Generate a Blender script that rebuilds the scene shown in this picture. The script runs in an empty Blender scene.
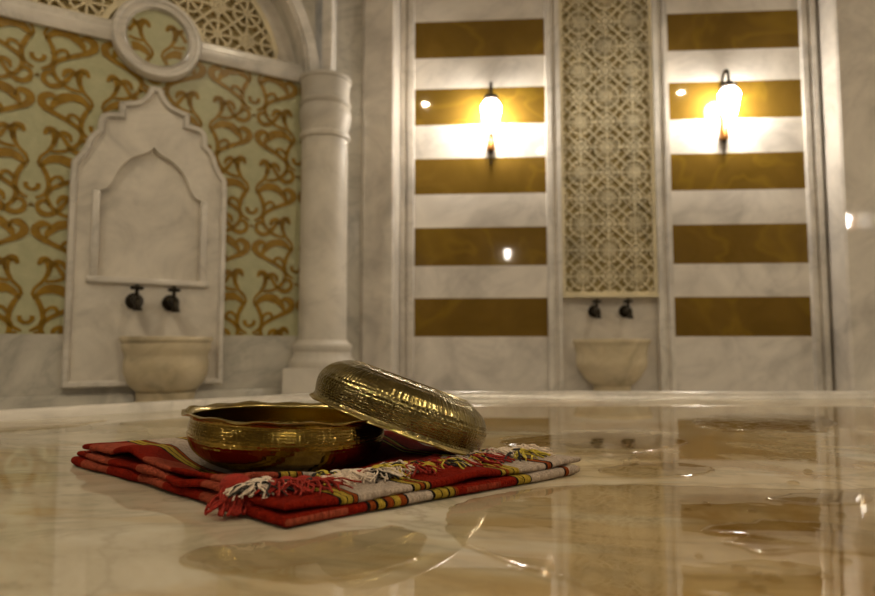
import bpy, bmesh, math, random
from mathutils import Vector, Matrix, noise
PI = math.pi
R = math.radians
sc = bpy.context.scene
COL = sc.collection
rnd = random.Random(7)

# ------------------------------------------------------------------ materials
def new_mat(name):
    m = bpy.data.materials.new(name); m.use_nodes = True
    nt = m.node_tree
    for n in list(nt.nodes): nt.nodes.remove(n)
    out = nt.nodes.new('ShaderNodeOutputMaterial')
    b = nt.nodes.new('ShaderNodeBsdfPrincipled')
    nt.links.new(b.outputs[0], out.inputs[0])
    return m, nt, b, out
def ramp(nt, stops, fac, interp='LINEAR'):
    n = nt.nodes.new('ShaderNodeValToRGB'); cr = n.color_ramp; cr.interpolation = interp
    while len(cr.elements) > 1: cr.elements.remove(cr.elements[-1])
    cr.elements[0].position = stops[0][0]; cr.elements[0].color = (*stops[0][1], 1)
    for p, c in stops[1:]:
        e = cr.elements.new(p); e.color = (*c, 1)
    nt.links.new(fac, n.inputs[0]); return n
def noise_tex(nt, vec, scale, detail=4, rough=.55, dist=0):
    n = nt.nodes.new('ShaderNodeTexNoise'); n.inputs['Scale'].default_value = scale
    n.inputs['Detail'].default_value = detail; n.inputs['Roughness'].default_value = rough
    n.inputs['Distortion'].default_value = dist
    nt.links.new(vec, n.inputs['Vector']); return n
def mapping(nt, vec, scale=(1,1,1), rot=(0,0,0), loc=(0,0,0)):
    n = nt.nodes.new('ShaderNodeMapping'); n.inputs['Scale'].default_value = scale
    n.inputs['Rotation'].default_value = rot; n.inputs['Location'].default_value = loc
    nt.links.new(vec, n.inputs['Vector']); return n
def math_node(nt, op, a, b=None):
    n = nt.nodes.new('ShaderNodeMath'); n.operation = op
    for i, v in enumerate((a, b)):
        if v is None: continue
        if isinstance(v, (int, float)): n.inputs[i].default_value = v
        else: nt.links.new(v, n.inputs[i])
    return n.outputs[0]
def mixc(nt, fac, a, b, mode='MIX'):
    n = nt.nodes.new('ShaderNodeMix'); n.data_type = 'RGBA'; n.blend_type = mode
    for i, v in ((0, fac), (6, a), (7, b)):
        if isinstance(v, (int, float)): n.inputs[i].default_value = v
        elif isinstance(v, tuple): n.inputs[i].default_value = (*v, 1)
        else: nt.links.new(v, n.inputs[i])
    return n.outputs[2]
def bump(nt, b, h, strength, dist):
    n = nt.nodes.new('ShaderNodeBump'); n.inputs['Strength'].default_value = strength
    n.inputs['Distance'].default_value = dist
    nt.links.new(h, n.inputs['Height']); nt.links.new(n.outputs[0], b.inputs['Normal'])
def objco(nt):
    n = nt.nodes.new('ShaderNodeTexCoord'); return n.outputs['Object']
def geoco(nt):
    n = nt.nodes.new('ShaderNodeNewGeometry'); return n.outputs['Position']

def marble(name, light, vein, rough=.18, scale=3.0, vs=.55, rot=(.3,.5,.7), bumpy=0):
    m, nt, b, o = new_mat(name)
    v = mapping(nt, geoco(nt), (1,1,1), rot).outputs[0]
    big = noise_tex(nt, v, scale, 6, .6, 1.2)
    cl = ramp(nt, [(.30, tuple(c*.66 for c in light)), (.45, tuple(c*.90 for c in light)), (.56, light), (.72, tuple(min(1, c*1.10) for c in light))], big.outputs[0])
    vn = noise_tex(nt, mapping(nt, v, (1,1,1.6)).outputs[0], scale*.7, 7, .62, .9)
    d = math_node(nt, 'ABSOLUTE', math_node(nt, 'SUBTRACT', vn.outputs[0], .5))
    vm = ramp(nt, [(0, (vs*.8,)*3), (.02, (vs*.35,)*3), (.09, (0,0,0))], d)
    c = mixc(nt, vm.outputs[0], cl.outputs[0], vein)
    nt.links.new(c, b.inputs['Base Color'])
    b.inputs['Roughness'].default_value = rough
    if bumpy:
        bump(nt, b, noise_tex(nt, v, 90, 3).outputs[0], bumpy, .002)
    return m

MARBLE = marble('white_marble', (.71,.665,.60), (.36,.34,.30), .2)
MARBLE_GREY = marble('grey_marble', (.60,.57,.50), (.28,.27,.24), .17, 4.5, .6)
MARBLE_PANEL = marble('panel_marble', (.74,.69,.62), (.42,.39,.36), .03, 3.2, .4)
MARBLE_NICHE = marble('niche_marble', (.70,.65,.57), (.45,.42,.37), .28, 5, .3)
BASIN_STONE = marble('basin_stone', (.66,.56,.38), (.44,.34,.18), .25, 6, .3)
LATTICE = marble('lattice_stone', (.72,.63,.42), (.6,.5,.3), .4, 6, .2)
LATTICE_SHADE = marble('lattice_shade', (.34,.27,.11), (.25,.2,.08), .5, 6, .2)  # darker than the screen: shade in its holes put into the colour
COLUMN_STONE = marble('column_marble', (.70,.65,.57), (.40,.37,.32), .48, 3, .4)
FILL_DIM_STONE = marble('fill_dimming_stone', (.20,.165,.115), (.14,.11,.07), .4, 2, .3)  # tone of the unseen walls, darkened to lower the room's fill light
CEIL = marble('ceiling_plaster', (.36,.31,.24), (.3,.26,.2), .6, 2, .2)

def plain(name, col, rough=.5, metal=0.0, nscale=25, var=.12, b_str=0):
    m, nt, b, o = new_mat(name)
    n = noise_tex(nt, objco(nt), nscale, 4)
    cl = ramp(nt, [(.3, tuple(c*(1-var) for c in col)), (.7, tuple(min(1, c*(1+var)) for c in col))], n.outputs[0])
    nt.links.new(cl.outputs[0], b.inputs['Base Color'])
    b.inputs['Roughness'].default_value = rough; b.inputs['Metallic'].default_value = metal
    if b_str: bump(nt, b, n.outputs[0], b_str, .002)
    return m

def ochre():
    m, nt, b, o = new_mat('ochre_marble')
    v = geoco(nt)
    n = noise_tex(nt, v, 5, 5, .55, .8)
    cl = ramp(nt, [(.3, (.14,.082,.012)), (.6, (.18,.107,.018)), (.8, (.225,.138,.026))], n.outputs[0])
    w = noise_tex(nt, mapping(nt, v, (1,1,1), (0,.9,0)).outputs[0], 2.2, 3, .5, .6)
    d = math_node(nt, 'ABSOLUTE', math_node(nt, 'SUBTRACT', w.outputs[0], .5))
    vm = ramp(nt, [(0, (.35,)*3), (.03, (0,0,0))], d)
    nt.links.new(mixc(nt, vm.outputs[0], cl.outputs[0], (.30,.19,.02)), b.inputs['Base Color'])
    b.inputs['Roughness'].default_value = .03
    return m
OCHRE = ochre()

def tile(name, c1, c2):
    m, nt, b, o = new_mat(name)
    v = geoco(nt)
    n = noise_tex(nt, v, 30, 5, .6)
    cl = ramp(nt, [(.3, c1), (.7, c2)], n.outputs[0])
    nt.links.new(cl.outputs[0], b.inputs['Base Color'])
    b.inputs['Roughness'].default_value = .30; b.inputs['Specular IOR Level'].default_value = .3
    bump(nt, b, noise_tex(nt, v, 45, 3).outputs[0], .25, .004)
    return m
SAGE = tile('sage_glazed_tile', (.41,.41,.25), (.49,.48,.30))
GOLD = tile('gold_glaze', (.22,.12,.008), (.34,.20,.02))

def slab_mat():
    m, nt, b, o = new_mat('polished_slab')
    v = geoco(nt)
    big = noise_tex(nt, mapping(nt, v, (1,1.5,1), (0,0,.35)).outputs[0], 2.3, 7, .58, 1.0)
    base = ramp(nt, [(.32, (.36,.315,.205)), (.45, (.49,.435,.32)), (.58, (.60,.54,.42)), (.75, (.70,.64,.52))], big.outputs[0])
    vn = noise_tex(nt, mapping(nt, v, (1,2.0,1), (0,0,.6)).outputs[0], 3.4, 6, .6, 1.6)
    d = math_node(nt, 'ABSOLUTE', math_node(nt, 'SUBTRACT', vn.outputs[0], .5))
    vm = ramp(nt, [(0, (.5,)*3), (.03, (.14,)*3), (.08, (0,0,0))], d)
    c = mixc(nt, vm.outputs[0], base.outputs[0], (.28,.25,.18))
    # honey coloured clouding of the stone
    hn = noise_tex(nt, mapping(nt, v, (1,1.3,1), (0,0,.2), (3.1,1.7,0)).outputs[0], 3.0, 6, .6, .7)
    hm = ramp(nt, [(.50, (0,0,0)), (.58, (.8,)*3)], hn.outputs[0])
    hx = nt.nodes.new('ShaderNodeSeparateXYZ'); nt.links.new(v, hx.inputs[0])
    hr = ramp(nt, [(.25, (.12,)*3), (.62, (1,1,1))], math_node(nt, 'ADD', math_node(nt, 'MULTIPLY', hx.outputs[0], .8), .42))
    c = mixc(nt, math_node(nt, 'MULTIPLY', hm.outputs[0], hr.outputs[0]), c, (.35,.25,.12))
    rn = noise_tex(nt, mapping(nt, v, (1,1.4,1), (0,0,.3), (5,2,0)).outputs[0], 4.0, 6, .6, .8)
    rr = ramp(nt, [(.42, (.02,)*3), (.56, (.05,)*3), (.7, (.085,)*3)], rn.outputs[0])
    sx = nt.nodes.new('ShaderNodeSeparateXYZ'); nt.links.new(v, sx.inputs[0])
    wn = noise_tex(nt, mapping(nt, v, (1,2.6,1), (0,0,.1), (1,7,0)).outputs[0], 2.6, 5, .55, .6)
    wet = ramp(nt, [(.47, (1,1,1)), (.53, (.25,)*3)], math_node(nt, 'ADD', math_node(nt, 'MULTIPLY', math_node(nt, 'MINIMUM', sx.outputs[0], .25), .24), wn.outputs[0]))
    nt.links.new(math_node(nt, 'MULTIPLY', rr.outputs[0], wet.outputs[0]), b.inputs['Roughness'])
    dk = ramp(nt, [(0, (.90,.77,.57)), (1, (1,1,1))], wet.outputs[0])      # soaked stone is darker
    nt.links.new(mixc(nt, 1.0, c, dk.outputs[0], 'MULTIPLY'), b.inputs['Base Color'])
    b.inputs['IOR'].default_value = 1.8
    return m
SLAB = slab_mat()

def water_mat(name='clear_water', scale=16, dist=.0012):
    m, nt, b, o = new_mat(name)
    nt.nodes.remove(b)
    t = nt.nodes.new('ShaderNodeBsdfTransparent'); t.inputs[0].default_value = (.90,.86,.77,1)
    g = nt.nodes.new('ShaderNodeBsdfGlossy'); g.inputs['Roughness'].default_value = .01
    f = nt.nodes.new('ShaderNodeFresnel'); f.inputs['IOR'].default_value = 1.33
    bp = nt.nodes.new('ShaderNodeBump'); bp.inputs['Strength'].default_value = .3; bp.inputs['Distance'].default_value = dist
    nt.links.new(noise_tex(nt, mapping(nt, geoco(nt), (1,1,1)).outputs[0], scale, 2).outputs[0], bp.inputs['Height'])
    nt.links.new(bp.outputs[0], g.inputs['Normal']); nt.links.new(bp.outputs[0], f.inputs['Normal'])
    mx = nt.nodes.new('ShaderNodeMixShader')
    gb = nt.nodes.new('ShaderNodeNewGeometry')      # the film sits on stone: no second mirror on its underside
    nt.links.new(math_node(nt, 'MULTIPLY', f.outputs[0], math_node(nt, 'SUBTRACT', 1.0, gb.outputs['Backfacing'])), mx.inputs[0]); nt.links.new(t.outputs[0], mx.inputs[1]); nt.links.new(g.outputs[0], mx.inputs[2])
    nt.links.new(mx.outputs[0], o.inputs[0])
    return m
WATER = water_mat(); RIPPLED = water_mat('rippled_water', 38, .0035)

def brass_mat(name, col, dark, bs=.85):
    m, nt, b, o = new_mat(name)
    v = objco(nt)
    s = nt.nodes.new('ShaderNodeSeparateXYZ'); nt.links.new(v, s.inputs[0])
    ang = math_node(nt, 'ARCTAN2', s.outputs[1], s.outputs[0])
    rad = math_node(nt, 'SQRT', math_node(nt, 'ADD', math_node(nt, 'MULTIPLY', s.outputs[0], s.outputs[0]), math_node(nt, 'MULTIPLY', s.outputs[1], s.outputs[1])))
    run = math_node(nt, 'SUBTRACT', s.outputs[2], rad)          # runs down the wall and along the bottom
    cb = nt.nodes.new('ShaderNodeCombineXYZ')
    nt.links.new(math_node(nt, 'MULTIPLY', ang, 24.0), cb.inputs[0])
    nt.links.new(math_node(nt, 'MULTIPLY', run, 330.0), cb.inputs[1])
    vo = nt.nodes.new('ShaderNodeTexVoronoi'); vo.inputs['Scale'].default_value = 1.0; vo.inputs['Randomness'].default_value = .55
    nt.links.new(cb.outputs[0], vo.inputs['Vector'])
    ring = math_node(nt, 'MULTIPLY', math_node(nt, 'SINE', math_node(nt, 'MULTIPLY', run, 1800.0)), .14)
    h = math_node(nt, 'ADD', math_node(nt, 'MULTIPLY', vo.outputs['Distance'], .8), ring)
    bump(nt, b, h, bs, .0012)
    n = noise_tex(nt, v, 22, 5, .6, .5)
    cl = ramp(nt, [(.32, dark), (.58, col)], n.outputs[0])
    nt.links.new(cl.outputs[0], b.inputs['Base Color'])
    b.inputs['Metallic'].default_value = 1
    r = ramp(nt, [(.3, (.25,)*3), (.7, (.12,)*3)], n.outputs[0])
    nt.links.new(r.outputs[0], b.inputs['Roughness'])
    return m
BRASS = brass_mat('hammered_brass', (.36,.25,.06), (.17,.11,.02), .42)
BRASS_OLD = brass_mat('hammered_brass_olive', (.33,.27,.115), (.15,.12,.04), .8)
RIM = plain('polished_brass_rim', (.42,.33,.13), .22, 1, 40, .2)
BRONZE = plain('dark_bronze', (.030,.025,.018), .32, 1, 60, .3)
SCONCE_METAL = plain('sconce_dark_metal', (.035,.028,.022), .4, 1, 50, .3)
SCONCE_BRASS = plain('sconce_brass', (.30,.14,.04), .3, 1, 50, .2)

def emit(name, col, strength):
    m, nt, b, o = new_mat(name)
    b.inputs['Base Color'].default_value = (*col, 1)
    b.inputs['Emission Color'].default_value = (*col, 1)
    b.inputs['Emission Strength'].default_value = strength
    b.inputs['Roughness'].default_value = .4
    return m
GLOBE = emit('lit_opal_glass', (1,.91,.79), 25)
DOWN = emit('downlight_lens', (1,.83,.58), 480)

def cloth_mat(name, stops, blocks=True):
    m, nt, b, o = new_mat(name)
    uv = nt.nodes.new('ShaderNodeUVMap'); uv.uv_map = 'UVMap'
    s = nt.nodes.new('ShaderNodeSeparateXYZ'); nt.links.new(uv.outputs[0], s.inputs[0])
    wob = noise_tex(nt, uv.outputs[0], 14, 2)
    vv = math_node(nt, 'ADD', s.outputs[1], math_node(nt, 'MULTIPLY', math_node(nt, 'SUBTRACT', wob.outputs[0], .5), .02))
    bands = ramp(nt, stops, vv, 'CONSTANT')
    col = bands.outputs[0]
    if blocks:      # woven pink blocks along the red ground
        uu = math_node(nt, 'FRACT', math_node(nt, 'ADD', math_node(nt, 'MULTIPLY', s.outputs[0], 3.3), .15))
        bu = ramp(nt, [(0, (0,0,0)), (.44, (1,1,1)), (.9, (0,0,0))], uu, 'CONSTANT')
        bv = ramp(nt, [(0, (1,1,1)), (.16, (0,0,0)), (.52, (.55,)*3), (.63, (0,0,0))], vv, 'CONSTANT')
        k = math_node(nt, 'MULTIPLY', bu.outputs[0], bv.outputs[0])
        isred = ramp(nt, [(0, (0,0,0)), (.55, (1,1,1)), (.745, (0,0,0))], math_node(nt, 'SUBTRACT', 1.0, math_node(nt, 'MULTIPLY', col_g(nt, col), 20)), 'CONSTANT')
        col = mixc(nt, math_node(nt, 'MULTIPLY', k, isred.outputs[0]), col, (.42,.085,.045))
    fib = noise_tex(nt, mapping(nt, uv.outputs[0], (260, 40, 1)).outputs[0], 3, 3)
    wf = noise_tex(nt, uv.outputs[0], 60, 5, .7)
    fc = ramp(nt, [(.34, (.42,)*3), (.62, (1,1,1))], math_node(nt, 'ADD', math_node(nt, 'MULTIPLY', fib.outputs[0], .5), math_node(nt, 'MULTIPLY', wf.outputs[0], .5)))
    nt.links.new(mixc(nt, 1.0, col, fc.outputs[0], 'MULTIPLY'), b.inputs['Base Color'])
    b.inputs['Roughness'].default_value = .95; b.inputs['Specular IOR Level'].default_value = .08
    wv = noise_tex(nt, mapping(nt, uv.outputs[0], (1,1,1)).outputs[0], 130, 3)
    bump(nt, b, wv.outputs[0], 1.0, .006)
    return m
def col_g(nt, c):
    s = nt.nodes.new('ShaderNodeSeparateColor'); nt.links.new(c, s.inputs[0]); return s.outputs[1]
RED=(.27,.014,.004); PINK=(.50,.12,.09); WHT=(.62,.50,.40); YEL=(.55,.38,.05); BLK=(.015,.012,.01); ORG=(.34,.07,.012)
CLOTH_TOP = cloth_mat('woven_red_cloth', [(0,RED),(.13,BLK),(.138,YEL),(.155,BLK),(.16,YEL),(.172,BLK),(.178,ORG),(.188,BLK),(.194,WHT),(.35,BLK),(.356,YEL),(.372,BLK),(.378,ORG),(.39,BLK),(.396,YEL),(.408,BLK),(.415,RED),(.66,BLK),(.667,YEL),(.68,BLK),(.687,ORG),(.70,YEL),(.715,BLK),(.722,YEL),(.74,WHT),(.83,BLK),(.838,ORG),(.852,BLK),(.862,WHT)])
CLOTH_UPPER = cloth_mat('woven_red_cloth_upper', [(0,RED),(.13,BLK),(.138,YEL),(.155,BLK),(.16,YEL),(.172,BLK),(.178,ORG),(.188,BLK),(.194,WHT),(.30,BLK),(.306,YEL),(.322,BLK),(.328,ORG),(.34,BLK),(.346,RED),(.80,BLK),(.807,YEL),(.82,BLK),(.827,ORG),(.84,YEL),(.855,BLK),(.862,RED),(.95,WHT)])
CLOTH_LOW = cloth_mat('woven_red_cloth_lower', [(0,RED),(.205,BLK),(.212,ORG),(.225,BLK),(.232,YEL),(.25,BLK),(.257,ORG),(.275,BLK),(.28,YEL),(.30,ORG),(.318,BLK),(.325,WHT),(.405,BLK),(.412,YEL),(.43,BLK),(.436,YEL),(.452,BLK),(.458,YEL),(.475,BLK),(.48,ORG),(.49,RED),(.69,BLK),(.697,YEL),(.715,BLK),(.722,YEL),(.745,BLK),(.75,WHT),(.90,BLK),(.91,ORG),(.925,WHT)])
def yarn(name, col):
    return plain(name, col, .95, 0, 400, .3, .6)
Y_RED = yarn('red_yarn', (.28,.016,.006)); Y_WHT = yarn('white_yarn', (.66,.54,.42)); Y_YEL = yarn('yellow_yarn', (.52,.40,.04)); Y_BLK = yarn('black_yarn', (.02,.016,.012))

# ------------------------------------------------------------------ mesh helpers
def smooth(o, ang=35):
    me = o.data
    for p in me.polygons: p.use_smooth = True
    me.set_sharp_from_angle(angle=R(ang))
def obj(name, bm, mat, parent=None, sm=35, recalc=True):
    if recalc: bmesh.ops.recalc_face_normals(bm, faces=bm.faces)
    me = bpy.data.meshes.new(name); bm.to_mesh(me); bm.free()
    for m in (mat if isinstance(mat, (list, tuple)) else [mat]): me.materials.append(m)
    o = bpy.data.objects.new(name, me); COL.objects.link(o)
    if parent: o.parent = parent
    if sm: smooth(o, sm)
    return o
def tag(o, label, cat, group=None, kind=None):
    o['label'] = label; o['category'] = cat
    if group: o['group'] = group
    if kind: o['kind'] = kind
    return o
def thing(name, label, cat, loc=(0,0,0), rot=(0,0,0), group=None):
    o = bpy.data.objects.new(name, None); COL.objects.link(o)
    o.location = loc; o.rotation_euler = rot; o.empty_display_size = .05
    return tag(o, label, cat, group)
def struct(o):
    o['kind'] = 'structure'; return o
def box(bm, x0, x1, y0, y1, z0, z1, mi=0, bev=0):
    vs = [bm.verts.new((x, y, z)) for x in (x0, x1) for y in (y0, y1) for z in (z0, z1)]
    fs = [(0,1,3,2),(4,6,7,5),(0,4,5,1),(2,3,7,6),(0,2,6,4),(1,5,7,3)]
    faces = []
    for f in fs:
        fc = bm.faces.new([vs[i] for i in f]); fc.material_index = mi; faces.append(fc)
    if bev:
        es = list({e for f in faces for e in f.edges})
        bmesh.ops.bevel(bm, geom=es, offset=bev, segments=2, affect='EDGES', profile=.5)
def prism(bm, pts, axis='z', a=0, b=1, mi=0):
    """closed 2-D outline extruded; axis z: (x,y) outline, axis y: (x,z) outline"""
    def P(p, t): return (p[0], p[1], t) if axis == 'z' else (p[0], t, p[1])
    lo = [bm.verts.new(P(p, a)) for p in pts]; hi = [bm.verts.new(P(p, b)) for p in pts]
    n = len(pts)
    for i in range(n):
        f = bm.faces.new((lo[i], lo[(i+1)%n], hi[(i+1)%n], hi[i])); f.material_index = mi
    for ring in (lo, hi):
        f = bm.faces.new(ring); f.material_index = mi
        bmesh.ops.triangulate(bm, faces=[f])
def band(bm, outer, inner, y0, y1, mi=0, closed=True):
    """ring between two equally long outlines in (x,z), with thickness y0..y1"""
    n = len(outer)
    O0 = [bm.verts.new((p[0], y0, p[1])) for p in outer]; I0 = [bm.verts.new((p[0], y0, p[1])) for p in inner]
    O1 = [bm.verts.new((p[0], y1, p[1])) for p in outer]; I1 = [bm.verts.new((p[0], y1, p[1])) for p in inner]
    for i in range(n if closed else n-1):
        j = (i+1) % n
        for q in ((O0[i],O0[j],I0[j],I0[i]), (O1[j],O1[i],I1[i],I1[j]), (O0[j],O0[i],O1[i],O1[j]), (I0[i],I0[j],I1[j],I1[i])):
            bm.faces.new(q).material_index = mi
    if not closed:
        for i in (0, n-1): bm.faces.new((O0[i], I0[i], I1[i], O1[i])).material_index = mi
def lathe(bm, prof, seg=48, a0=0, a1=2*PI, sx=1, sy=1, center=(0,0,0), mi=0):
    full = abs(a1-a0-2*PI) < 1e-6
    n = seg if full else seg+1
    rows = []
    for r, z in prof:
        if r < 1e-6:
            rows.append([bm.verts.new((center[0], center[1], center[2]+z))]); continue
        rows.append([bm.verts.new((center[0]+r*sx*math.cos(a0+(a1-a0)*i/seg), center[1]+r*sy*math.sin(a0+(a1-a0)*i/seg), center[2]+z)) for i in range(n)])
    for k in range(len(rows)-1):
        A, B = rows[k], rows[k+1]
        for i in range(seg):
            j = (i+1) % n
            if len(A) == 1 and len(B) == 1: continue
            if len(A) == 1: f = bm.faces.new((A[0], B[i], B[j]))
            elif len(B) == 1: f = bm.faces.new((A[i], A[j], B[0]))
            else: f = bm.faces.new((A[i], A[j], B[j], B[i]))
            f.material_index = mi
    return rows
def tube(bm, pts, rad, seg=8, mi=0, cap=True):
    pts = [Vector(p) for p in pts]; n = len(pts)
    rads = rad if isinstance(rad, (list, tuple)) else [rad]*n
    rings = []; up = Vector((0,0,1)); pn = None
    for i, p in enumerate(pts):
        t = (pts[min(i+1, n-1)]-pts[max(i-1, 0)]).normalized()
        if pn is None:
            pn = t.cross(up if abs(t.z) < .9 else Vector((1,0,0))).normalized()
        pn = (pn - t*pn.dot(t)).normalized(); bn = t.cross(pn)
        rings.append([bm.verts.new(p + (pn*math.cos(2*PI*k/seg)+bn*math.sin(2*PI*k/seg))*rads[i]) for k in range(seg)])
    for i in range(n-1):
        m_ = mi[i] if isinstance(mi, (list, tuple)) else mi
        for k in range(seg):
            j = (k+1) % seg
            bm.faces.new((rings[i][k], rings[i][j], rings[i+1][j], rings[i+1][k])).material_index = m_
    if cap:
        for rg, m_ in ((rings[0], mi[0] if isinstance(mi, (list,tuple)) else mi), (rings[-1], mi[-1] if isinstance(mi, (list,tuple)) else mi)):
            bm.faces.new(rg).material_index = m_
def ball(bm, c, r, sx=1, sy=1, sz=1, seg=14, mi=0):
    prof = [(r*math.sin(PI*i/8), -r*math.cos(PI*i/8)) for i in range(9)]
    prof[0] = (0, -r); prof[-1] = (0, r)
    before = len(bm.verts)
    lathe(bm, prof, seg, mi=mi)
    bm.verts.ensure_lookup_table()
    for v in bm.verts[before:]:
        v.co = Vector((v.co.x*sx, v.co.y*sy, v.co.z*sz)) + Vector(c)
def catmull(P, n=8, closed=False):
    out = []; N = len(P)
    for i in range(N if closed else N-1):
        g = lambda k: Vector(P[k % N]) if closed else Vector(P[max(0, min(N-1, k))])
        p0, p1, p2, p3 = g(i-1), g(i), g(i+1), g(i+2)
        for s in range(n):
            t = s/n
            out.append(.5*((2*p1)+(p2-p0)*t+(2*p0-5*p1+4*p2-p3)*t*t+(3*p1-p0-3*p2+p3)*t**3))
    if not closed: out.append(Vector(P[-1]))
    return out
def copy_tree(root, loc=None, rot=None, label=None, group=None):
    r = root.copy(); COL.objects.link(r)
    if loc is not None: r.location = loc
    if rot is not None: r.rotation_euler = rot
    if label: r['label'] = label
    if group: r['group'] = group
    for ch in list(root.children):
        c = ch.copy(); COL.objects.link(c); c.parent = r
        for g in list(ch.children):
            d = g.copy(); COL.objects.link(d); d.parent = c
    return r

# wall frames: local x runs along the wall, -y comes out of it, z is up
TL = math.atan(.618); TB = math.atan(-.068)
LO = (0, 2.78, 0); BO = (0, 2.85, 0)
def in_wall(o, which):
    o.location = LO if which == 'L' else BO
    o.rotation_euler = (0, 0, TL if which == 'L' else TB); return o
def wp(which, u, d, z):     # local wall coordinates (d = distance out of the wall) -> world
    th = TL if which == 'L' else TB; o = LO if which == 'L' else BO
    x, y = u, -d
    return (o[0]+x*math.cos(th)-y*math.sin(th), o[1]+x*math.sin(th)+y*math.cos(th), z)
CZ = 3.0

# ------------------------------------------------------------------ room shell
bm = bmesh.new(); box(bm, -4.2, 5.2, -5, 3.6, -.1, 0); struct(obj('floor', bm, MARBLE_GREY, sm=0))
bm = bmesh.new(); box(bm, -4.2, 5.2, -5, 3.6, CZ, CZ+.1); struct(obj('ceiling', bm, CEIL, sm=0))
def wall_between(name, p, q, mat, th=.12, z1=CZ):
    p, q = Vector(p), Vector(q); d = (q-p).normalized(); nrm = Vector((-d.y, d.x))*th
    bm = bmesh.new(); prism(bm, [tuple(p), tuple(q), tuple(q+nrm), tuple(p+nrm)], 'z', 0, z1)
    return struct(obj(name, bm, mat, sm=0))
# (outline runs clockwise seen from above, so the thickness lies outside)
wall_between('wall_corner', (-.56,2.535), (-.321,2.69), MARBLE_GREY)
wall_between('wall_right', (1.85,2.66), (3.75,1.35), MARBLE)
wall_between('wall_east', (3.75,1.35), (3.75,-2.2), FILL_DIM_STONE)
wall_between('wall_southeast', (3.75,-2.2), (2.2,-4.0), FILL_DIM_STONE)
wall_between('wall_front', (2.2,-4.0), (-1.0,-4.0), FILL_DIM_STONE)
wall_between('wall_southwest', (-1.0,-4.0), (-2.7,-2.2), FILL_DIM_STONE)
wall_between('wall_west', (-2.7,-2.2), (-2.7,1.15), FILL_DIM_STONE)

# ---- back wall with its bay
bm = bmesh.new(); box(bm, -.22, 1.9, .03, .15, 0, CZ)
struct(in_wall(obj('wall_back', bm, MARBLE_PANEL, sm=0), 'B'))
def moulding(name, steps, z0=0, z1=CZ):
    """vertical stone moulding; steps = (u, distance out) outline from left to right"""
    pts = [(steps[0][0], .03)] + [(u, -d) for u, d in steps] + [(steps[-1][0], .03)]
    bm = bmesh.new(); prism(bm, pts, 'z', z0, z1)
    return struct(in_wall(obj(name, bm, MARBLE, sm=0), 'B'))
moulding('trim_1', [(-.168,.012),(-.145,.016),(-.141,.004),(-.136,.004),(-.132,.020),(-.108,.020),(-.104,.0)])
moulding('trim_2', [(.487,0),(.490,.020),(.512,.020),(.516,.006),(.528,.006),(.532,.014),(.552,.014)])
moulding('trim_3', [(.966,.014),(.990,.014),(.994,.006),(1.006,.006),(1.010,.020),(1.028,.020),(1.032,0)])
moulding('trim_4', [(1.605,0),(1.608,.020),(1.628,.020),(1.632,.004),(1.642,.004),(1.646,.020),(1.668,.020),(1.672,.0)])
OCHRES = [(.765,.912-.142+.142),]
def striped_panel(label, u0, u1):
    bands_o = [(.768,.911),(.768,.911)]
    bm = bmesh.new()
    # ochre courses: measured heights of their lower and upper edges
    oc = [(.595+.173*0+.0, 0)]
    ocs = [(.597,.768),(.913,1.086),(1.238,1.403),(1.558,1.728),(1.873,2.046),(2.19,2.36),(2.505,2.675)]
    z = 0.0; segs = []
    for a, b in ocs:
        segs.append((z, a, 0)); segs.append((a, b, 1)); z = b
    segs.append((z, CZ, 0))
    for a, b, m in segs: box(bm, u0, u1, 0, .03, a, b, m)
    o = in_wall(obj('striped_panel', bm, [MARBLE_PANEL, OCHRE], sm=0), 'B')
    return tag(o, label, 'wall panel')
striped_panel('panel of ochre and white marble stripes between the left pilaster and the carved lattice', -.104, .487)
striped_panel('panel of ochre and white marble stripes on the right of the carved lattice', 1.032, 1.605)

# pilasters
def pilaster(label, pts):
    bm = bmesh.new(); prism(bm, pts, 'z', 0, CZ)
    return tag(obj('pilaster', bm, MARBLE_PANEL, sm=0), label, 'pilaster')
pilaster('broad flat white marble pilaster between the round column and the striped panel', [(-.321,2.68),(-.312,2.668),(-.192,2.662),(-.185,2.67),(-.166,2.895),(-.33,2.90),(-.42,2.66),(-.321,2.70)][:6]+[(-.335,2.70)])
pilaster('broad flat white marble pilaster at the right end of the striped bay', [(1.668,2.60),(1.676,2.592),(2.0,2.57),(2.05,2.62),(2.05,2.80),(1.69,2.80)])

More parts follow.
